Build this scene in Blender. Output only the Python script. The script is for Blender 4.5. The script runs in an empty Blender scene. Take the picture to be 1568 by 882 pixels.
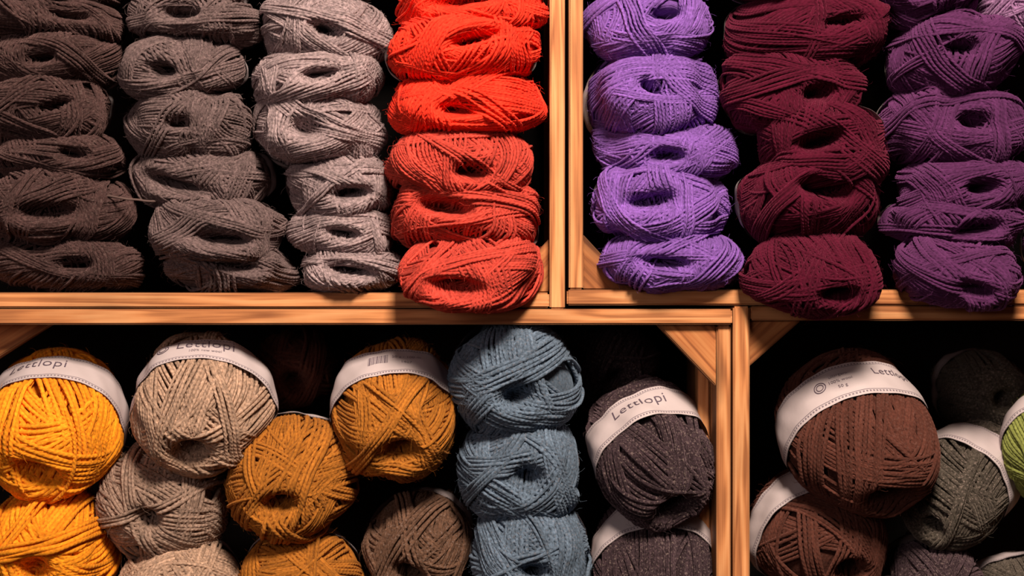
import bpy, math, random
import numpy as np
from mathutils import Vector, Matrix

D = 1.5           # camera to shelf front (m)
K = 0.96/1568.0   # elevation drawing unit -> metres
ZC = 1.30         # height of the eye line
scene = bpy.context.scene
scene.view_settings.view_transform = 'Standard'

def E(u, v, y=0.0):
    s = (D+y)/D
    return Vector(((u-784)*K*s, y, ZC+(441-v)*K*s))

def lin(c):
    return tuple(((x/255)/12.92 if x/255 <= 0.04045 else ((x/255+0.055)/1.055)**2.4) for x in c)

# ------------------------------------------------------------ materials
def new_mat(name):
    m = bpy.data.materials.new(name); m.use_nodes = True
    nt = m.node_tree
    return m, nt, nt.nodes['Principled BSDF']

def N(nt, typ, **kw):
    n = nt.nodes.new(typ)
    for k, v in kw.items():
        setattr(n, k, v)
    return n

def yarn_mat(name, rgb, heather=0.35, fleck=0.0, pitch=0.009):
    m, nt, b = new_mat(name)
    L = nt.links.new
    c = lin(rgb)
    tc = N(nt, 'ShaderNodeTexCoord')
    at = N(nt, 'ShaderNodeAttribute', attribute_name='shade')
    n1 = N(nt, 'ShaderNodeTexNoise'); n1.inputs['Scale'].default_value = 330; n1.inputs['Detail'].default_value = 3
    L(tc.outputs['Object'], n1.inputs['Vector'])
    n2 = N(nt, 'ShaderNodeTexNoise'); n2.inputs['Scale'].default_value = 28; n2.inputs['Detail'].default_value = 2
    L(tc.outputs['Object'], n2.inputs['Vector'])
    def mth(op, a, b_=None, v=None):
        x = N(nt, 'ShaderNodeMath', operation=op)
        L(a, x.inputs[0])
        if b_ is not None: L(b_, x.inputs[1])
        elif v is not None: x.inputs[1].default_value = v
        return x.outputs[0]
    r1 = N(nt, 'ShaderNodeMapRange'); L(n1.outputs['Fac'], r1.inputs['Value'])
    r1.inputs['From Min'].default_value = 0.35; r1.inputs['From Max'].default_value = 0.65
    r1.inputs['To Min'].default_value = 1-heather; r1.inputs['To Max'].default_value = 1+heather
    r2 = N(nt, 'ShaderNodeMapRange'); L(n2.outputs['Fac'], r2.inputs['Value'])
    r2.inputs['From Min'].default_value = 0.3; r2.inputs['From Max'].default_value = 0.7
    r2.inputs['To Min'].default_value = 0.86; r2.inputs['To Max'].default_value = 1.14
    k = mth('MULTIPLY', r1.outputs[0], r2.outputs[0])
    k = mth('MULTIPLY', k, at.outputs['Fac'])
    vm = N(nt, 'ShaderNodeVectorMath', operation='SCALE')
    vm.inputs[0].default_value = c
    L(k, vm.inputs['Scale'])
    col = vm.outputs[0]
    if fleck > 0:
        n3 = N(nt, 'ShaderNodeTexNoise'); n3.inputs['Scale'].default_value = 520; n3.inputs['Detail'].default_value = 1
        mp = N(nt, 'ShaderNodeMapping'); mp.inputs['Location'].default_value = (3, 1, 7); L(tc.outputs['Object'], mp.inputs['Vector']); L(mp.outputs[0], n3.inputs['Vector'])
        r3 = N(nt, 'ShaderNodeMapRange'); L(n3.outputs['Fac'], r3.inputs['Value'])
        r3.inputs['From Min'].default_value = 0.58; r3.inputs['From Max'].default_value = 0.68
        r3.inputs['To Min'].default_value = 0.0; r3.inputs['To Max'].default_value = fleck
        mx = N(nt, 'ShaderNodeMix', data_type='RGBA'); L(r3.outputs[0], mx.inputs['Factor'])
        L(col, mx.inputs[6]); mx.inputs[7].default_value = lin((168, 148, 140))+(1,)
        col = mx.outputs[2]
    L(col, b.inputs['Base Color'])
    b.inputs['Roughness'].default_value = 0.95
    b.inputs['Specular IOR Level'].default_value = 0.08
    b.inputs['Sheen Weight'].default_value = 0.16
    b.inputs['Sheen Roughness'].default_value = 0.6
    mxc = max(c)
    b.inputs['Sheen Tint'].default_value = tuple(0.12+0.88*x/mxc for x in c)+(1,)
    sep = N(nt, 'ShaderNodeSeparateXYZ'); L(tc.outputs['UV'], sep.inputs[0])
    u = mth('MULTIPLY', sep.outputs['X'], v=1.0/pitch)
    s = mth('ADD', u, sep.outputs['Y'])
    s = mth('MULTIPLY', s, v=2*math.pi*2)
    s = mth('SINE', s)
    s = mth('MULTIPLY', s, v=0.25)
    s = mth('ADD', s, n1.outputs['Fac'])
    bp = N(nt, 'ShaderNodeBump'); bp.inputs['Strength'].default_value = 0.7
    bp.inputs['Distance'].default_value = 0.0009
    L(s, bp.inputs['Height']); L(bp.outputs[0], b.inputs['Normal'])
    return m

def wood_mat(name, dark, mid, light, rough=0.65):
    m, nt, b = new_mat(name)
    L = nt.links.new
    tc = N(nt, 'ShaderNodeTexCoord'); oi = N(nt, 'ShaderNodeObjectInfo')
    sc = N(nt, 'ShaderNodeVectorMath', operation='SCALE'); sc.inputs[0].default_value = (3.1, 5.7, 9.3)
    L(oi.outputs['Random'], sc.inputs['Scale'])
    ad = N(nt, 'ShaderNodeVectorMath', operation='ADD'); L(tc.outputs['Object'], ad.inputs[0]); L(sc.outputs[0], ad.inputs[1])
    mp = N(nt, 'ShaderNodeMapping'); mp.inputs['Scale'].default_value = (1.6, 24, 24); L(ad.outputs[0], mp.inputs['Vector'])
    n0 = N(nt, 'ShaderNodeTexNoise'); n0.inputs['Scale'].default_value = 1.3; n0.inputs['Detail'].default_value = 3
    n0.inputs['Distortion'].default_value = 0.6
    L(mp.outputs[0], n0.inputs['Vector'])
    ml = N(nt, 'ShaderNodeMath', operation='MULTIPLY'); ml.inputs[1].default_value = 38; L(n0.outputs['Fac'], ml.inputs[0])
    sn = N(nt, 'ShaderNodeMath', operation='SINE'); L(ml.outputs[0], sn.inputs[0])
    mp2 = N(nt, 'ShaderNodeMapping'); mp2.inputs['Scale'].default_value = (12, 420, 420); L(ad.outputs[0], mp2.inputs['Vector'])
    n2 = N(nt, 'ShaderNodeTexNoise'); n2.inputs['Scale'].default_value = 1.0; n2.inputs['Detail'].default_value = 4
    L(mp2.outputs[0], n2.inputs['Vector'])
    a1 = N(nt, 'ShaderNodeMath', operation='MULTIPLY_ADD'); a1.inputs[1].default_value = 0.19; a1.inputs[2].default_value = 0.24
    L(sn.outputs[0], a1.inputs[0])
    a2 = N(nt, 'ShaderNodeMath', operation='MULTIPLY_ADD'); a2.inputs[1].default_value = 0.55
    L(n2.outputs['Fac'], a2.inputs[0]); L(a1.outputs[0], a2.inputs[2])
    cr = N(nt, 'ShaderNodeValToRGB')
    e = cr.color_ramp.elements
    e[0].position = 0.15; e[0].color = light+(1,)
    e[1].position = 0.88; e[1].color = dark+(1,)
    x = cr.color_ramp.elements.new(0.54); x.color = mid+(1,)
    L(a2.outputs[0], cr.inputs[0])
    n3 = N(nt, 'ShaderNodeTexNoise'); n3.inputs['Scale'].default_value = 9; n3.inputs['Detail'].default_value = 5; L(ad.outputs[0], n3.inputs['Vector'])
    r3 = N(nt, 'ShaderNodeMapRange'); L(n3.outputs['Fac'], r3.inputs['Value'])
    r3.inputs['From Min'].default_value = 0.3; r3.inputs['From Max'].default_value = 0.7
    r3.inputs['To Min'].default_value = 0.66; r3.inputs['To Max'].default_value = 1.12
    mpk = N(nt, 'ShaderNodeMapping'); mpk.inputs['Scale'].default_value = (5, 14, 14); L(ad.outputs[0], mpk.inputs['Vector'])
    vo = N(nt, 'ShaderNodeTexVoronoi'); vo.inputs['Scale'].default_value = 1; L(mpk.outputs[0], vo.inputs['Vector'])
    rk = N(nt, 'ShaderNodeMapRange'); L(vo.outputs['Distance'], rk.inputs['Value'])
    rk.inputs['From Min'].default_value = 0.08; rk.inputs['From Max'].default_value = 0.2
    rk.inputs['To Min'].default_value = 0.4; rk.inputs['To Max'].default_value = 1.0
    mk = N(nt, 'ShaderNodeMath', operation='MULTIPLY'); L(r3.outputs[0], mk.inputs[0]); L(rk.outputs[0], mk.inputs[1])
    # grime and wear along the long edges of each board
    sg = N(nt, 'ShaderNodeSeparateXYZ'); L(tc.outputs['Generated'], sg.inputs[0])
    pp = N(nt, 'ShaderNodeMath', operation='PINGPONG'); L(sg.outputs['Z'], pp.inputs[0]); pp.inputs[1].default_value = 0.5
    wn = N(nt, 'ShaderNodeMath', operation='MULTIPLY_ADD'); L(n3.outputs['Fac'], wn.inputs[0]); wn.inputs[1].default_value = -0.16; L(pp.outputs[0], wn.inputs[2])
    rw = N(nt, 'ShaderNodeMapRange'); L(wn.outputs[0], rw.inputs['Value'])
    rw.inputs['From Min'].default_value = -0.07; rw.inputs['From Max'].default_value = 0.05
    rw.inputs['To Min'].default_value = 0.5; rw.inputs['To Max'].default_value = 1.0
    mk2 = N(nt, 'ShaderNodeMath', operation='MULTIPLY'); L(mk.outputs[0], mk2.inputs[0]); L(rw.outputs[0], mk2.inputs[1])
    vs = N(nt, 'ShaderNodeVectorMath', operation='SCALE'); L(cr.outputs[0], vs.inputs[0]); L(mk2.outputs[0], vs.inputs['Scale'])
    L(vs.outputs[0], b.inputs['Base Color'])
    b.inputs['Roughness'].default_value = rough
    b.inputs['Specular IOR Level'].default_value = 0.25
    bp = N(nt, 'ShaderNodeBump'); bp.inputs['Strength'].default_value = 0.4; bp.inputs['Distance'].default_value = 0.0008
    bp.invert = True
    L(a2.outputs[0], bp.inputs['Height']); L(bp.outputs[0], b.inputs['Normal'])
    return m

def label_mat():
    m, nt, b = new_mat('label_paper')
    L = nt.links.new
    tc = N(nt, 'ShaderNodeTexCoord'); sep = N(nt, 'ShaderNodeSeparateXYZ'); L(tc.outputs['UV'], sep.inputs[0])
    def mth(op, a, v=None, b_=None):
        x = N(nt, 'ShaderNodeMath', operation=op); L(a, x.inputs[0])
        if b_ is not None: L(b_, x.inputs[1])
        elif v is not None: x.inputs[1].default_value = v
        return x.outputs[0]
    fr = mth('FRACT', mth('MULTIPLY', sep.outputs['X'], 130))
    dash = mth('LESS_THAN', fr, 0.55)
    v1 = mth('PINGPONG', sep.outputs['Y'], 0.5)
    rowa = mth('LESS_THAN', mth('ABSOLUTE', mth('SUBTRACT', v1, 0.070)), 0.020)
    rowb = mth('LESS_THAN', mth('ABSOLUTE', mth('SUBTRACT', v1, 0.115)), 0.009)
    mk = mth('MAXIMUM', mth('MULTIPLY', rowa, b_=dash), b_=rowb)
    mk = mth('MULTIPLY', mk, 0.75)
    n = N(nt, 'ShaderNodeTexNoise'); n.inputs['Scale'].default_value = 30; n.inputs['Detail'].default_value = 4; L(tc.outputs['Object'], n.inputs['Vector'])
    mx0 = N(nt, 'ShaderNodeMix', data_type='RGBA'); L(n.outputs['Fac'], mx0.inputs['Factor'])
    mx0.inputs[6].default_value = (0.45, 0.38, 0.39, 1); mx0.inputs[7].default_value = (0.57, 0.48, 0.49, 1)
    mx = N(nt, 'ShaderNodeMix', data_type='RGBA'); L(mk, mx.inputs['Factor'])
    L(mx0.outputs[2], mx.inputs[6]); mx.inputs[7].default_value = (0.08, 0.06, 0.09, 1)
    L(mx.outputs[2], b.inputs['Base Color'])
    b.inputs['Roughness'].default_value = 0.7
    b.inputs['Specular IOR Level'].default_value = 0.2
    bp = N(nt, 'ShaderNodeBump'); bp.inputs['Strength'].default_value = 0.5; bp.inputs['Distance'].default_value = 0.002
    L(n.outputs['Fac'], bp.inputs['Height']); L(bp.outputs[0], b.inputs['Normal'])
    return m

LABEL = label_mat()
INK, _nt, _b = new_mat('label_ink')
_b.inputs['Base Color'].default_value = (0.10, 0.07, 0.10, 1); _b.inputs['Roughness'].default_value = 0.6
_n = N(_nt, 'ShaderNodeTexNoise'); _n.inputs['Scale'].default_value = 200
_r = N(_nt, 'ShaderNodeMapRange'); _r.inputs['To Min'].default_value = 0.5; _r.inputs['To Max'].default_value = 0.7
_nt.links.new(_n.outputs['Fac'], _r.inputs['Value']); _nt.links.new(_r.outputs[0], _b.inputs['Roughness'])

# ------------------------------------------------------------ flat lettering
_textcache = {}
def text_mesh(s, size):
    key = (s, size)
    if key in _textcache: return _textcache[key]
    cu = bpy.data.curves.new('t', 'FONT'); cu.body = s; cu.size = size; cu.align_x = 'CENTER'
    cu.resolution_u = 3; cu.offset = -size*0.008; cu.space_character = 1.05
    ob = bpy.data.objects.new('t', cu); scene.collection.objects.link(ob)
    bpy.context.view_layer.update()
    dg = bpy.context.evaluated_depsgraph_get()
    me = ob.evaluated_get(dg).to_mesh()
    V = np.array([v.co[:2] for v in me.vertices]); F = [list(p.vertices) for p in me.polygons]
    ob.evaluated_get(dg).to_mesh_clear()
    bpy.data.objects.remove(ob); bpy.data.curves.remove(cu)
    _textcache[key] = (V, F)
    return V, F

# ------------------------------------------------------------ skein builder
class Skein:
    def __init__(s, a, b, c, seed, p=2.2, depth=0.85, thw=0.30, off=(0, 0), lump=0.03, lexp=0.8, eye=0.3, cinch=None):
        s.a, s.b, s.c, s.p, s.depth, s.thw, s.off, s.lexp, s.eye = a, b, c, p, depth, thw, off, lexp, eye
        s.cinch = cinch
        s.rng = np.random.default_rng(seed)
        s.lf = s.rng.normal(size=(8, 3))*np.array([1.8]*4+[4.0]*4)[:, None]; s.lp = s.rng.uniform(0, 6.28, 8)
        s.la = s.rng.uniform(0.4, 1, 8)*lump*np.array([1]*4+[0.55]*4)
        s.e0 = s.rng.uniform(-0.6, 0.6)
    def P(s, d, h=0.0):
        th = np.arccos(np.clip(d[:, 2], -1, 1)); ph = np.arctan2(d[:, 1], d[:, 0])
        tm = np.minimum(th, math.pi-th)
        cp, sp = np.cos(ph), np.sin(ph)
        q = (np.abs(cp)**s.p+np.abs(sp)**s.p)**(-1/s.p)
        Lr = np.sin(tm)**s.lexp*q
        te = tm*(1-s.eye*np.cos(2*(ph-s.e0)))
        z = np.cos(th)*(1-s.depth*np.exp(-(te/s.thw)**2))
        lum = 1+sum(s.la[k]*np.sin(d@s.lf[k]+s.lp[k]) for k in range(8))
        fz = np.maximum(0, d[:, 2])**2
        sy = 1.0; sz = 1.0
        if s.cinch:
            x0, amp, slope = s.cinch
            g = np.exp(-((d[:, 0]-x0-slope*d[:, 1])/0.16)**2)
            sy = 1-amp*g; sz = 1-amp*0.9*g
        X = s.a*(Lr*cp*lum+s.off[0]*fz); Y = s.b*(Lr*sp*lum*sy+s.off[1]*fz); Z = s.c*z*lum*sz
        nr = np.stack([X/s.a**2, Y/s.b**2, Z/s.c**2], 1)
        nr /= np.linalg.norm(nr, axis=1)[:, None]+1e-9
        pts = np.stack([X, Y, Z], 1)+nr*(h if np.isscalar(h) else h[:, None])
        return pts, nr

def build_skein(name, mat, loc, f, a, b, c, r, seed, roll=0.0, nstr=150, npts=64, label=None, text=None,
                off=(0, 0), p=2.2, fuzz=450, thw=0.30, depth=0.85, lump=0.03, lexp=0.8, eye=0.3, tmn=0.12,
                cinch=None, bulge=0.7, hairs=9):
    lay = 3.0*r
    S = Skein(a-lay-r, b-lay-r, c-lay-r, seed, p=p, off=off, thw=thw, depth=depth, lump=lump, lexp=lexp, eye=eye, cinch=cinch)
    rng = S.rng
    VV, FF, UU, MM, SH = [], [], [], [], []
    nv = 0
    HB, HT, HN = [], [], []
    nt_, np_ = 26, 40
    th = np.linspace(0.001, math.pi-0.001, nt_); ph = np.linspace(0, 2*math.pi, np_, endpoint=False)
    T, PH = np.meshgrid(th, ph, indexing='ij')
    d = np.stack([np.sin(T)*np.cos(PH), np.sin(T)*np.sin(PH), np.cos(T)], -1).reshape(-1, 3)
    pts, _ = S.P(d)
    i, j = np.meshgrid(np.arange(nt_-1), np.arange(np_), indexing='ij')
    j2 = (j+1) % np_
    q = np.stack([i*np_+j, (i+1)*np_+j, (i+1)*np_+j2, i*np_+j2], -1).reshape(-1, 4)
    VV.append(pts); FF.append(q+nv); nv += len(pts)
    uv = np.stack([i*0.01, j*0.1, (i+1)*0.01, j*0.1, (i+1)*0.01, (j+1)*0.1, i*0.01, (j+1)*0.1], -1).reshape(-1, 2)
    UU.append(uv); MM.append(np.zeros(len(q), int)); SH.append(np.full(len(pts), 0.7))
    ns = 5
    ang = np.arange(ns)/ns*2*math.pi
    t = np.linspace(0, 2*math.pi, npts, endpoint=False)
    I, J = np.meshgrid(np.arange(npts), np.arange(ns), indexing='ij')
    Q0 = np.stack([I*ns+J, ((I+1) % npts)*ns+J, ((I+1) % npts)*ns+(J+1) % ns, I*ns+(J+1) % ns], -1).reshape(-1, 4)
    cnt = 0
    phi = rng.uniform(0, 6.28); Rm = (a*1.2+b+c)/3.2
    sp0 = 2*r/Rm
    cinched = False
    while cnt < nstr:
        m = int(rng.integers(5, 13))
        if cnt > nstr*0.8: m = int(rng.integers(3, 8))
        frac = min(1, cnt/nstr)
        kind = rng.random()
        d0 = 0.0
        if kind < 0.62:
            tmin = rng.uniform(tmn, 0.55)
        elif kind < 0.78:
            tmin = rng.uniform(0.55, 1.1)
        else:
            tmin = rng.uniform(-0.3, 0.3); d0 = rng.choice([-1, 1])*rng.uniform(0.32, 0.75)
        beta = math.pi/2-tmin
        phi += 2.399+rng.normal()*0.35
        n = np.array([math.sin(beta)*math.cos(phi), math.sin(beta)*math.sin(phi), math.cos(beta)])
        hb = frac*lay+rng.uniform(-0.4, bulge)*r
        if cinch and not cinched and cnt > nstr*0.86:
            cinched = True; m = 7
            n = np.array([1.0, -cinch[2], 0.0]); n /= np.linalg.norm(n); d0 = math.asin(cinch[0]); hb = lay+r*0.6
        wob = rng.normal(size=3)*0.012
        w1, w2, p1, p2 = rng.normal()*0.055, rng.normal()*0.03, rng.uniform(0, 6.28), rng.uniform(0, 6.28)
        q1, q2 = rng.uniform(0, 6.28), rng.uniform(0, 6.28)
        for k in range(m):
            dd = d0+(k-(m-1)/2)*sp0*rng.uniform(0.90, 1.10)
            nn = n+wob*(k-m/2)*0.6+rng.normal(size=3)*0.007; nn /= np.linalg.norm(nn)
            u = np.cross(nn, [0.13, 0.2, 1]); u /= np.linalg.norm(u); w = np.cross(nn, u)
            be = math.acos(max(-1, min(1, nn[2])))
            near = abs((math.pi/2-be)-dd); near2 = abs((math.pi/2-be)+dd)
            if min(near, near2) < tmn-0.04: continue
            dj = dd+w1*np.sin(2*t+p1)+w2*np.sin(3*t+p2)+0.007*np.sin(5*t+rng.uniform(0, 6.28))
            dv = nn*np.sin(dj)[:, None]+(u*np.cos(t)[:, None]+w*np.sin(t)[:, None])*np.cos(dj)[:, None]
            hh = hb+r*0.5*np.sin(3*t+q1)+r*0.25*np.sin(7*t+q2)+r*0.25*np.sin(6*t+rng.uniform(0, 6.28))+r*0.6
            if rng.random() < 0.06: hh = hh+r*1.8*np.maximum(0, np.sin(t+rng.uniform(0, 6.28)))
            if label:       # the paper band squeezes the yarn
                thd = np.arccos(np.clip(dv[:, 2], -1, 1))
                g = np.clip(1-np.maximum(0, np.maximum(label[0]-0.02-thd, thd-label[1]-0.02))/0.12, 0, 1)
                hh = np.where(hh > lay+0.4*r, hh*(1-g)+(lay+0.4*r)*g, hh)
            C, nr = S.P(dv, hh)
            tg = np.roll(C, -1, 0)-np.roll(C, 1, 0); tg /= np.linalg.norm(tg, axis=1)[:, None]+1e-9
            nr = nr-tg*np.sum(nr*tg, 1)[:, None]; nr /= np.linalg.norm(nr, axis=1)[:, None]+1e-9
            bn = np.cross(tg, nr)
            rr = r*rng.uniform(0.84, 1.14)*(1+0.09*np.sin(9*t+rng.uniform(0, 6.28))+0.05*np.sin(14*t+rng.uniform(0, 6.28)))
            ring = C[:, None, :]+rr[:, None, None]*(nr[:, None, :]*np.cos(ang)[None, :, None]+bn[:, None, :]*np.sin(ang)[None, :, None])
            VV.append(ring.reshape(-1, 3)); FF.append(Q0+nv); nv += npts*ns
            seg = np.linalg.norm(np.roll(C, -1, 0)-C, axis=1); cum = np.concatenate([[0], np.cumsum(seg)])
            U0 = cum[I]; U1 = cum[I+1]; V0 = J/ns; V1 = (J+1)/ns
            UU.append(np.stack([U0, V0, U1, V0, U1, V1, U0, V1], -1).reshape(-1, 2))
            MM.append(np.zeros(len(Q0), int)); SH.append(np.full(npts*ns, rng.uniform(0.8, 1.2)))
            cnt += 1
            # roots of fibres escaping from this strand
            if frac > 0.35:
                hx = rng.integers(0, npts, hairs)
                if label:
                    hx = hx[(thd[hx] < label[0]-0.08) | (thd[hx] > label[1]+0.08)]
                aa = rng.uniform(-1.2, 1.2, len(hx))[:, None]
                dr = nr[hx]*np.cos(aa)+bn[hx]*np.sin(aa)
                HB.append(C[hx]+dr*r*0.85); HN.append(dr)
                HT.append(tg[hx]*rng.choice([-1, 1], len(hx))[:, None]+bn[hx]*rng.normal(size=len(hx))[:, None]*0.7)
    C0 = np.concatenate(HB); tv = np.concatenate(HT); nr = np.concatenate(HN); nh = len(C0)
    tv /= np.linalg.norm(tv, axis=1)[:, None]
    ln = rng.uniform(0.002, 0.009, nh)[:, None]; up = rng.uniform(0.05, 0.7, nh)[:, None]
    bd = rng.normal(size=(nh, 3))*0.25
    rings = []
    e2 = np.cross(tv, nr)
    for s_ in (0, 0.5, 1.0):
        Cc = C0+ln*s_*tv+ln*up*nr*math.sin(s_*2.2)+bd*ln*s_*s_
        rad = 0.00011*(1-0.5*s_)
        rings.append(np.stack([Cc+rad*(nr*math.cos(x)+e2*math.sin(x)) for x in (0, 2.09, 4.19)], 1))
    W = np.stack(rings, 1)
    base = (np.arange(nh)*9)[:, None, None]
    i3, j3 = np.meshgrid(np.arange(2), np.arange(3), indexing='ij')
    q = np.stack([i3*3+j3, (i3+1)*3+j3, (i3+1)*3+(j3+1) % 3, i3*3+(j3+1) % 3], -1).reshape(1, -1, 4)+base
    q = q.reshape(-1, 4)
    VV.append(W.reshape(-1, 3)); FF.append(q+nv); nv += nh*9
    UU.append(np.zeros((len(q)*4, 2))); MM.append(np.zeros(len(q), int)); SH.append(np.full(nh*9, 1.45))
    extraF = []
    if label:
        t0, t1 = label
        nth, nph = 9, 120
        hl = lay+r*1.75
        cr_ = rng.uniform(0, 6.28, 6)
        def band(th, ph, h):
            d = np.stack([np.sin(th)*np.cos(ph), np.sin(th)*np.sin(ph), np.cos(th)], -1).reshape(-1, 3)
            cr = 0.0005*np.sin(ph*7+th*9+cr_[0])+0.0003*np.sin(ph*17-th*13+cr_[1])+0.0006*np.abs(np.sin(ph*2.5+th*3+cr_[2]))
            return S.P(d, h+cr.reshape(-1))[0]
        th = np.linspace(t0, t1, nth); ph = np.linspace(0, 2*math.pi, nph, endpoint=False)
        T, PH = np.meshgrid(th, ph, indexing='ij')
        outer = band(T, PH, hl+0.0002); inner = band(T, PH, hl-0.0003)
        i, j = np.meshgrid(np.arange(nth-1), np.arange(nph), indexing='ij'); j2 = (j+1) % nph
        q = np.stack([i*nph+j, (i+1)*nph+j, (i+1)*nph+j2, i*nph+j2], -1).reshape(-1, 4)
        uv = np.stack([j/nph, i/(nth-1), j/nph, (i+1)/(nth-1), (j+1)/nph, (i+1)/(nth-1), (j+1)/nph, i/(nth-1)], -1).reshape(-1, 2)
        VV.append(outer); FF.append(q+nv); nv += len(outer); UU.append(uv); MM.append(np.ones(len(q), int)); SH.append(np.ones(len(outer)))
        VV.append(inner); FF.append(q[:, ::-1]+nv); nv += len(inner); UU.append(np.full((len(q)*4, 2), 0.5)); MM.append(np.ones(len(q), int)); SH.append(np.ones(len(inner)))
        if text:
            tm_ = (t0+t1)/2
            for (s_, size, tx, ty) in text:
                if s_ == '#bars':
                    V = []; F = []
                    x = 0
                    for kk in range(16):
                        wb = (0.0004, 0.0008, 0.0005, 0.0011)[(kk*7+kk//3) % 4]
                        V += [(x, 0), (x+wb, 0), (x+wb, size), (x, size)]; F.append([4*kk, 4*kk+1, 4*kk+2, 4*kk+3]); x += wb+0.0006
                    V = np.array(V)
                elif s_ == '#ring':
                    V = []; F = []
                    for kk in range(24):
                        a0 = kk/24*2*math.pi; a1 = (kk+1)/24*2*math.pi
                        for (ra, rb) in ((1, .86), (.62, .5)):
                            b0 = len(V)
                            V += [(size*ra*math.cos(a0), size*ra*math.sin(a0)), (size*ra*math.cos(a1), size*ra*math.sin(a1)),
                                  (size*rb*math.cos(a1), size*rb*math.sin(a1)), (size*rb*math.cos(a0), size*rb*math.sin(a0))]
                            F.append([b0, b0+1, b0+2, b0+3])
                    V = np.array(V)
                else:
                    V, F = text_mesh(s_, size)
                X = V[:, 0]+tx; Y = V[:, 1]+ty
                pth = tm_+Y/S.c; pph = math.pi/2-X/(S.a*1.12)
                pt = band(pth, pph, hl+0.0007)
                VV.append(pt)
                for fc in F:
                    extraF.append([x+nv for x in fc])
                nv += len(pt); SH.append(np.ones(len(pt)))
    V = np.concatenate(VV); F = np.concatenate(FF); U = np.concatenate(UU); M_ = np.concatenate(MM)
    nl = F.size; nx = sum(len(x) for x in extraF)
    me = bpy.data.meshes.new(name)
    me.vertices.add(len(V)); me.vertices.foreach_set('co', V.astype(np.float32).ravel())
    me.loops.add(nl+nx); me.polygons.add(len(F)+len(extraF))
    lv = np.concatenate([F.ravel(), np.array([x for fc in extraF for x in fc], dtype=int)]) if nx else F.ravel()
    me.loops.foreach_set('vertex_index', lv.astype(np.int32))
    ls = np.arange(len(F))*4
    if extraF:
        l2 = nl+np.concatenate([[0], np.cumsum([len(x) for x in extraF])[:-1]]); ls = np.concatenate([ls, l2])
    me.polygons.foreach_set('loop_start', ls.astype(np.int32))
    mi = np.concatenate([M_, np.full(len(extraF), 2)])
    me.polygons.foreach_set('material_index', mi.astype(np.int32))
    me.polygons.foreach_set('use_smooth', np.ones(len(mi), bool))
    ul = me.uv_layers.new(name='UVMap')
    ul.data.foreach_set('uv', np.concatenate([U, np.zeros((nx, 2))]).astype(np.float32).ravel())
    at = me.attributes.new('shade', 'FLOAT', 'POINT'); at.data.foreach_set('value', np.concatenate(SH).astype(np.float32))
    me.update(calc_edges=True)
    me.materials.append(mat); me.materials.append(LABEL); me.materials.append(INK)
    ob = bpy.data.objects.new(name, me); scene.collection.objects.link(ob)
    f = Vector(f).normalized(); up = Vector((0, 0, 1)); y = (up-f*up.dot(f)).normalized(); x = y.cross(f)
    R = Matrix((x, y, f)).transposed()
    R = R @ Matrix.Rotation(roll, 3, 'Z')
    ob.matrix_world = Matrix.Translation(loc) @ R.to_4x4()
    return ob

# ------------------------------------------------------------ colours
COL = dict(
    dark_brown_grey=(60, 43, 42), grey=(94, 78, 78), light_grey=(140, 122, 124),
    red=(232, 54, 34), coral=(182, 64, 52), purple=(120, 80, 156), maroon=(66, 10, 30), violet=(74, 35, 72),
    yellow=(234, 144, 32), beige=(164, 135, 115), taupe=(142, 118, 104), ochre=(158, 98, 36), brown=(92, 67, 53),
    blue=(86, 101, 118), charcoal=(46, 35, 39), chocolate=(76, 43, 35), olive_grey=(62, 56, 50), green=(120, 126, 66),
    lilac=(150, 110, 150))
HE = dict(dark_brown_grey=.42, grey=.42, light_grey=.4, beige=.35, taupe=.38, brown=.35, charcoal=.5, olive_grey=.5, blue=.35)
FL = dict(dark_brown_grey=.10, grey=.20, light_grey=.3, taupe=.3, beige=.3, brown=.25, charcoal=.26, olive_grey=.32, blue=.15, chocolate=.06)
MATS = {k: yarn_mat('wool_'+k, v, HE.get(k, 0.2), FL.get(k, 0)) for k, v in COL.items()}

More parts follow.
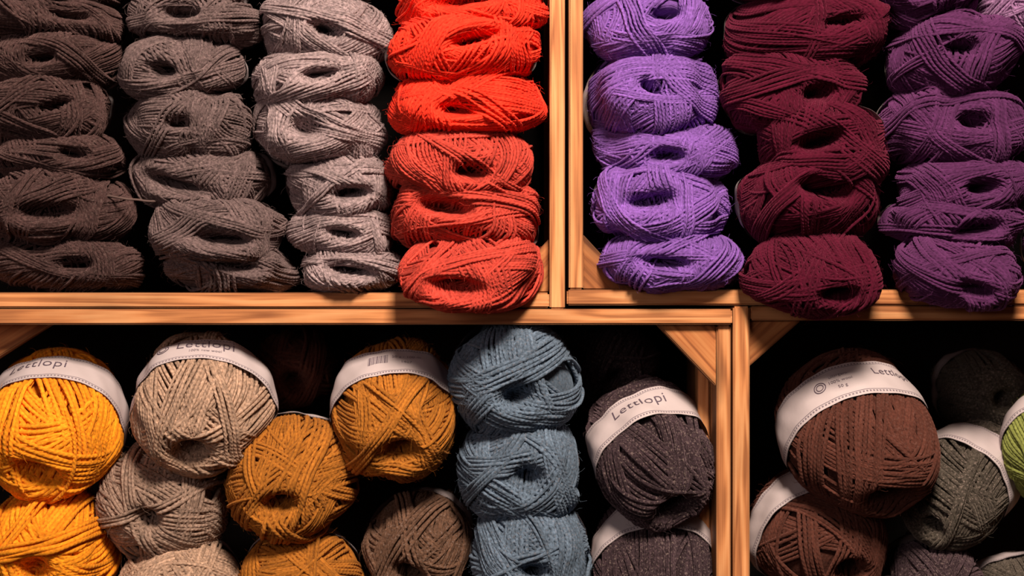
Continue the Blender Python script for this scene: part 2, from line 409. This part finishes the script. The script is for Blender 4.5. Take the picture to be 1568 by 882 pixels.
UP = [
 ('dark_brown_grey', -22, 188, -52, 22), ('dark_brown_grey', -18, 190, 8, 72), ('dark_brown_grey', -22, 182, 58, 140), ('dark_brown_grey', -28, 172, 122, 222),
 ('dark_brown_grey', -12, 190, 205, 276), ('dark_brown_grey', -22, 202, 262, 372), ('dark_brown_grey', -18, 220, 358, 449),
 ('grey', 195, 385, -55, 12), ('grey', 205, 392, 0, 66), ('grey', 187, 375, 54, 152), ('grey', 200, 386, 143, 248), ('grey', 222, 420, 226, 312),
 ('grey', 222, 427, 306, 402), ('grey', 248, 452, 378, 446),
 ('light_grey', 398, 590, -78, 2), ('light_grey', 393, 590, -6, 98), ('light_grey', 396, 590, 86, 162), ('light_grey', 390, 585, 146, 252), ('light_grey', 427, 604, 240, 334),
 ('light_grey', 438, 608, 320, 392), ('light_grey', 460, 616, 376, 446),
 ('red', 602, 835, -44, 58), ('red', 592, 825, 32, 130), ('red', 592, 828, 118, 212),
 ('coral', 594, 822, 198, 300), ('coral', 600, 832, 272, 380), ('coral', 614, 828, 362, 472),
 ('purple', 900, 1078, -78, 6), ('purple', 897, 1086, -6, 98), ('purple', 898, 1100, 86, 210), ('purple', 914, 1122, 186, 268),
 ('purple', 900, 1116, 250, 368), ('purple', 922, 1140, 350, 448),
 ('maroon', 1110, 1345, -90, 12), ('maroon', 1110, 1354, -2, 112), ('maroon', 1102, 1312, 78, 197), ('maroon', 1160, 1358, 162, 284),
 ('maroon', 1130, 1348, 246, 366), ('maroon', 1144, 1348, 358, 478),
 ('violet', 1336, 1502, -60, 38), ('violet', 1362, 1556, 28, 152), ('violet', 1352, 1558, 140, 256), ('violet', 1375, 1570, 248, 336),
 ('violet', 1364, 1560, 310, 382), ('violet', 1360, 1556, 364, 466),
 ('lilac', 1500, 1690, -60, 60), ('violet', 1570, 1750, 50, 160), ('violet', 1574, 1750, 150, 250), ('violet', 1585, 1750, 240, 340), ('violet', 1575, 1750, 330, 445),
]
YD = dict(red=0.012, coral=0.006, purple=0.03, maroon=0.015, violet=0.03)
rr = random.Random(11)
for i, (cn, x0, x1, v0, v1) in enumerate(UP):
    yc = YD.get(cn, 0.045)+rr.uniform(-0.010, 0.010)
    if v1 > 462: yc = -0.012
    s = (D+yc)/D
    a = (x1-x0)/2*K*s; b = (v1-v0)/2*K*s*(1.15 if v1 < 440 else 1.06)
    c = 0.066
    dx = rr.uniform(-0.22, 0.22); dz = rr.uniform(-0.16, 0.08)
    if v1 > 462: dz = -0.25
    f = (dx, -math.sqrt(1-dx*dx-dz*dz), dz)
    cin = None
    if rr.random() < 0.7:
        cin = (rr.choice([-1, 1])*rr.uniform(0.22, 0.6), rr.uniform(0.08, 0.20), rr.uniform(-0.3, 0.3))
    build_skein(cn+'_yarn_skein', MATS[cn], E((x0+x1)/2, (v0+v1)/2, yc), f, a, b, c, 0.0015, 100+i,
                roll=rr.uniform(-0.10, 0.10), nstr=138, npts=56, label=(1.85, 2.15) if v1 < 462 else None, off=(rr.uniform(-.30, .30), rr.uniform(-.2, .2)),
                p=2.4, thw=rr.uniform(0.10, 0.20), depth=rr.uniform(0.5, 0.85), lump=0.06, lexp=0.85, eye=rr.uniform(0.0, 0.5), tmn=0.05,
                cinch=cin, bulge=1.8, hairs=10)

T1 = [('Lettlopi', 0.017, -0.008, -0.002)]
T2 = [('Lettlopi', 0.017, 0.008, 0.000), ('100% new wool', 0.0045, 0.008, -0.007), ('#ring', 0.006, -0.032, 0.003)]
T3 = [('#bars', 0.011, -0.014, -0.004), ('50 g / 100 m', 0.005, 0.022, 0.002), ('1407', 0.005, 0.022, -0.006)]
T4 = [('Lettlopi', 0.013, 0.030, 0.001), ('ullargarn', 0.005, -0.024, 0.006), ('100% wool', 0.005, -0.024, -0.001), ('50 g', 0.005, -0.024, -0.008), ('#ring', 0.006, -0.044, 0.000)]
T5 = [('Lettlopi', 0.017, -0.012, -0.002)]
LOW = [
 ('yellow', 86, 646, 200, .150, 0.02, -.62, .055, 0.05, (1.46, 1.98), T1),
 ('yellow', 78, 830, 188, .140, 0.05, -.20, .06, 0, (1.8, 2.2), None),
 ('yellow', 90, 1000, 200, .140, 0.05, -.10, .06, 0, (1.8, 2.2), None),
 ('beige', 308, 612, 203, .150, 0.10, -.60, .050, 0.03, (1.38, 1.86), T2),
 ('taupe', 252, 768, 194, .130, -0.15, -.20, .075, 0, (1.8, 2.2), None),
 ('beige', 275, 915, 196, .130, 0.1, -.15, .06, 0, (1.8, 2.2), None),
 ('ochre', 606, 626, 184, .155, 0.05, -.62, .050, 0.22, (1.42, 1.95), T3),
 ('ochre', 451, 731, 184, .140, -0.05, -.25, .055, -0.1, (1.75, 2.2), None),
 ('ochre', 465, 900, 190, .140, 0.1, -.20, .06, 0, (1.7, 2.2), None),
 ('brown', 643, 832, 162, .140, -0.08, -.25, .085, 0, (1.8, 2.2), None),
 ('brown', 650, 985, 185, .140, -0.08, -.1, .06, 0, (1.8, 2.2), None),
 ('blue', 787, 583, 194, .140, 0.10, -.06, .045, 0.1, (1.8, 2.2), None),
 ('blue', 797, 718, 190, .140, 0.0, -.08, .045, 0, (1.8, 2.2), None),
 ('blue', 812, 845, 182, .140, -0.02, -.05, .045, 0, (1.8, 2.2), None),
 ('blue', 812, 985, 190, .140, 0, -.05, .045, 0, (1.8, 2.2), None),
 ('charcoal', 996, 690, 178, .165, 0.28, -.60, .055, 0.20, (1.44, 1.96), T5),
 ('charcoal', 1000, 870, 188, .160, 0.05, -.55, .065, 0.0, (1.45, 1.95), None),
 ('charcoal', 1000, 1010, 190, .140, 0, -.1, .06, 0, (1.8, 2.2), None),
 ('chocolate', 1309, 666, 218, .180, 0.20, -.66, .045, 0.10, (1.46, 2.0), T4),
 ('chocolate', 1248, 820, 196, .160, 0.25, -.45, .085, 0.0, (1.5, 2.05), None),
 ('chocolate', 1250, 985, 205, .150, 0.05, -.2, .07, 0.0, (1.5, 2.05), None),
 ('olive_grey', 1470, 742, 158, .170, -0.62, -.42, .085, 0, (1.54, 2.05), None),
 ('charcoal', 1420, 905, 170, .150, 0, -.2, .085, 0, (1.7, 2.1), None),
 ('olive_grey', 1560, 930, 170, .150, 0, -.2, .085, 0, (1.7, 2.1), None),
 ('green', 1636, 690, 200, .160, -0.1, -.45, .055, 0, (1.5, 2.05), None),
 ('chocolate', 455, 560, 120, .14, 0.1, -.1, .18, 0, (1.7, 2.1), None),
 ('charcoal', 935, 560, 150, .14, 0.1, -.1, .18, 0, (1.7, 2.1), None),
 ('olive_grey', 1500, 600, 130, .14, 0.1, -.1, .18, 0, (1.7, 2.1), None),
]
for i, (cn, cx, cy, w, ln, fx, fz, yc, roll, lab, text) in enumerate(LOW):
    s = (D+yc)/D
    a = w/2*K*s
    f = (fx, -math.sqrt(1-fx*fx-fz*fz), fz)
    ry = 0.0024 if cn == 'yellow' else 0.0019
    build_skein(cn+'_yarn_ball', MATS[cn], E(cx, cy, yc), f, a, a*rr.uniform(.92, .99), ln/2, ry, 300+i, roll=roll, nstr=118, npts=68,
                label=lab, text=text, off=(rr.uniform(-.12, .12), rr.uniform(-.12, .12)), p=2.1, thw=rr.uniform(0.13, 0.20), depth=0.55, lump=0.038,
                lexp=0.9, eye=rr.uniform(0, 0.3), tmn=0.05, bulge=1.6, hairs=16)

# loose yarn end sticking out between the brown and grey stacks
cu = bpy.data.curves.new('loose_yarn_end', 'CURVE'); cu.dimensions = '3D'; cu.bevel_depth = 0.0011; cu.bevel_resolution = 2
sp = cu.splines.new('NURBS'); LP = [(165, 300, .0), (180, 302, -.008), (196, 306, -.006), (212, 305, .0), (226, 309, .004), (240, 308, .012)]
sp.points.add(len(LP)-1); sp.use_endpoint_u = True
for pnt, (u_, v_, y_) in zip(sp.points, LP):
    e_ = E(u_, v_, y_); pnt.co = (e_.x, e_.y, e_.z, 1)
lo_ = bpy.data.objects.new('loose_yarn_end', cu); scene.collection.objects.link(lo_)
lm, lnt, lb = new_mat('loose_end_wool'); lb.inputs['Base Color'].default_value = lin((92, 72, 68))+(1,); lb.inputs['Roughness'].default_value = 0.95
cu.materials.append(lm)

# ------------------------------------------------------------ shelving
WOOD = wood_mat('pine', lin((128, 70, 38)), lin((206, 136, 84)), lin((230, 168, 114)))
WOODD = wood_mat('pine_end_grain', lin((108, 58, 30)), lin((180, 110, 62)), lin((204, 138, 84)))
DARK = wood_mat('shade_dark_back', lin((8, 5, 5)), lin((14, 9, 9)), lin((20, 13, 12)), 0.9)  # near-black tone puts the shade behind the yarn into the panel colour
shelf = bpy.data.objects.new('wooden_cubby_shelf', None); scene.collection.objects.link(shelf)
import bmesh
def board(name, lo, hi, axis, mat=WOOD, bev=0.0016):
    """box between world corners lo/hi, local X runs along the grain axis"""
    lo = Vector(lo); hi = Vector(hi); c = (lo+hi)/2; d = hi-lo
    bm = bmesh.new(); bmesh.ops.create_cube(bm, size=1)
    if axis == 'X': dims = (d.x, d.y, d.z); R = Matrix.Identity(3)
    elif axis == 'Z': dims = (d.z, d.y, d.x); R = Matrix(((0, 0, -1), (0, 1, 0), (1, 0, 0)))
    else: dims = (d.y, d.x, d.z); R = Matrix(((0, -1, 0), (1, 0, 0), (0, 0, 1)))
    bmesh.ops.scale(bm, vec=dims, verts=bm.verts)
    bmesh.ops.bevel(bm, geom=bm.edges[:], offset=bev, segments=2, affect='EDGES')
    me = bpy.data.meshes.new(name); bm.to_mesh(me); bm.free()
    me.materials.append(mat)
    ob = bpy.data.objects.new(name, me); scene.collection.objects.link(ob)
    ob.matrix_world = Matrix.Translation(c) @ R.to_4x4(); ob.parent = shelf
    return ob
def eb(name, u0, u1, v0, v1, axis, y0=0.0, y1=0.26, mat=WOOD):
    p = E(u0, v1); q = E(u1, v0)
    return board(name, (p.x, y0, p.z), (q.x, y1, q.z), axis, mat)
TOP = -112
eb('upper_left_bottom', -700, 841, 448, 471.5, 'X', -0.001)
eb('upper_left_side', 841.5, 865, TOP, 473, 'Z', -0.003)
eb('upper_right_side', 871, 893, TOP, 443, 'Z', 0.002)
eb('upper_right_bottom', 868, 2300, 443.5, 467.5, 'X', 0.0)
eb('lower_left_top', -700, 1121, 473, 497, 'X', -0.003)
eb('lower_left_side', 1098, 1120, 498, 1110, 'Z', 0.004)
eb('lower_right_side', 1122, 1147.5, 469, 1110, 'Z', -0.003)
eb('lower_right_top', 1149, 2300, 468.5, 491, 'X', 0.0)
eb('lower_left_bottom', -700, 1098, 1085, 1110, 'X', 0.0)
eb('lower_right_bottom', 1148, 2300, 1085, 1110, 'X', 0.0)
eb('unseen_shading_rail', -700, 2300, TOP-24, TOP, 'X')  # unseen top board, set low to block overhead light from the back panel
eb('left_end', -722, -700, TOP-24, 2560, 'Z'); eb('right_end', 2300, 2322, TOP-24, 2560, 'Z')
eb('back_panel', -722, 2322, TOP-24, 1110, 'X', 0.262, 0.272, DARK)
for kx, x in enumerate((-200, 420, 1110, 1700)):
    eb('leg_%d' % kx, x, x+25, 1111, 2560, 'Z', 0.0, 0.03)
def gusset(name, pts, y0=0.012, y1=0.035, mat=WOODD, diag=0.0):
    P = [E(u, v) for u, v in pts]
    c = sum(P, Vector())/3
    e = (P[1]-P[0]).normalized()
    bm = bmesh.new()
    z = Vector((0, 1, 0)); w = z.cross(e)
    R = Matrix((e, z, e.cross(z))).transposed()
    Ri = R.inverted()
    fr = [bm.verts.new(Ri@(p-c+Vector((0, y0, 0)))) for p in P]; bk = [bm.verts.new(Ri@(p-c+Vector((0, y1, 0)))) for p in P]
    bm.faces.new(fr); bm.faces.new(bk[::-1])
    for i in range(3): bm.faces.new([fr[i], bk[i], bk[(i+1) % 3], fr[(i+1) % 3]])
    bmesh.ops.recalc_face_normals(bm, faces=bm.faces)
    bmesh.ops.bevel(bm, geom=bm.edges[:], offset=0.001, segments=2, affect='EDGES')
    me = bpy.data.meshes.new(name); bm.to_mesh(me); bm.free(); me.materials.append(mat)
    ob = bpy.data.objects.new(name, me); scene.collection.objects.link(ob)
    ob.matrix_world = Matrix.Translation(c) @ R.to_4x4(); ob.parent = shelf
gusset('gusset_1', [(893.5, 358), (972, 443), (893.5, 443)])
gusset('gusset_2', [(841, 365), (765, 447.5), (841, 447.5)])
gusset('gusset_3', [(1008, 497.5), (1097.5, 592), (1097.5, 497.5)], 0.006)
gusset('gusset_4', [(1148, 562), (1228, 491.5), (1148, 491.5)], 0.006)
gusset('gusset_5', [(-60, 575), (62, 497.5), (-60, 497.5)], 0.03, 0.05)
eb('inner_cleat', 1078, 1097, 560, 1085, 'Z', 0.05, 0.075)

# ------------------------------------------------------------ room
def plain(name, c):
    m, nt, b = new_mat(name)
    n = N(nt, 'ShaderNodeTexNoise'); n.inputs['Scale'].default_value = 6
    mx = N(nt, 'ShaderNodeMix', data_type='RGBA'); nt.links.new(n.outputs['Fac'], mx.inputs['Factor'])
    mx.inputs[6].default_value = tuple(x*0.8 for x in c)+(1,); mx.inputs[7].default_value = tuple(c)+(1,)
    nt.links.new(mx.outputs[2], b.inputs['Base Color']); b.inputs['Roughness'].default_value = 0.8
    return m
def slab(name, lo, hi, mat):
    o = board(name, lo, hi, 'X', mat); o.parent = None
    return o
slab('wall_back', (-2.5, 0.28, 0), (2.5, 0.38, 2.6), plain('wall_paint', (0.05, 0.035, 0.03)))
slab('floor', (-2.5, -3.0, -0.1), (2.5, 0.38, 0.0), wood_mat('floor_boards', lin((60, 38, 24)), lin((100, 66, 42)), lin((120, 84, 56))))

# ------------------------------------------------------------ light
def area(name, loc, tgt, size, power, col):
    l = bpy.data.lights.new(name, 'AREA'); l.energy = power; l.size = size; l.color = col
    o = bpy.data.objects.new(name, l); scene.collection.objects.link(o); o.location = loc
    o.rotation_euler = (Vector(tgt)-Vector(loc)).to_track_quat('-Z', 'Y').to_euler()
area('ceiling_spot_light', (0.22, -1.15, 2.32), (0.0, 0, 1.25), 0.34, 52, (1.0, 0.83, 0.68))
area('fill_light', (-1.0, -2.0, 1.7), (0, 0, 1.25), 0.8, 7, (1.0, 0.81, 0.76))  # added weak fill from the left front, stands for no real source
w = bpy.data.worlds.new('world'); scene.world = w; w.use_nodes = True
w.node_tree.nodes['Background'].inputs[0].default_value = (0.9, 0.55, 0.5, 1)
w.node_tree.nodes['Background'].inputs[1].default_value = 0.03

cam = bpy.data.cameras.new('camera'); co = bpy.data.objects.new('camera', cam); scene.collection.objects.link(co)
co.location = (0, -D, ZC); co.rotation_euler = (math.radians(90), 0, 0)
cam.sensor_width = 36; cam.lens = 36*D/0.96; cam.clip_start = 0.01
cam.dof.use_dof = True; cam.dof.focus_distance = D-0.01; cam.dof.aperture_fstop = 4.5
scene.camera = co
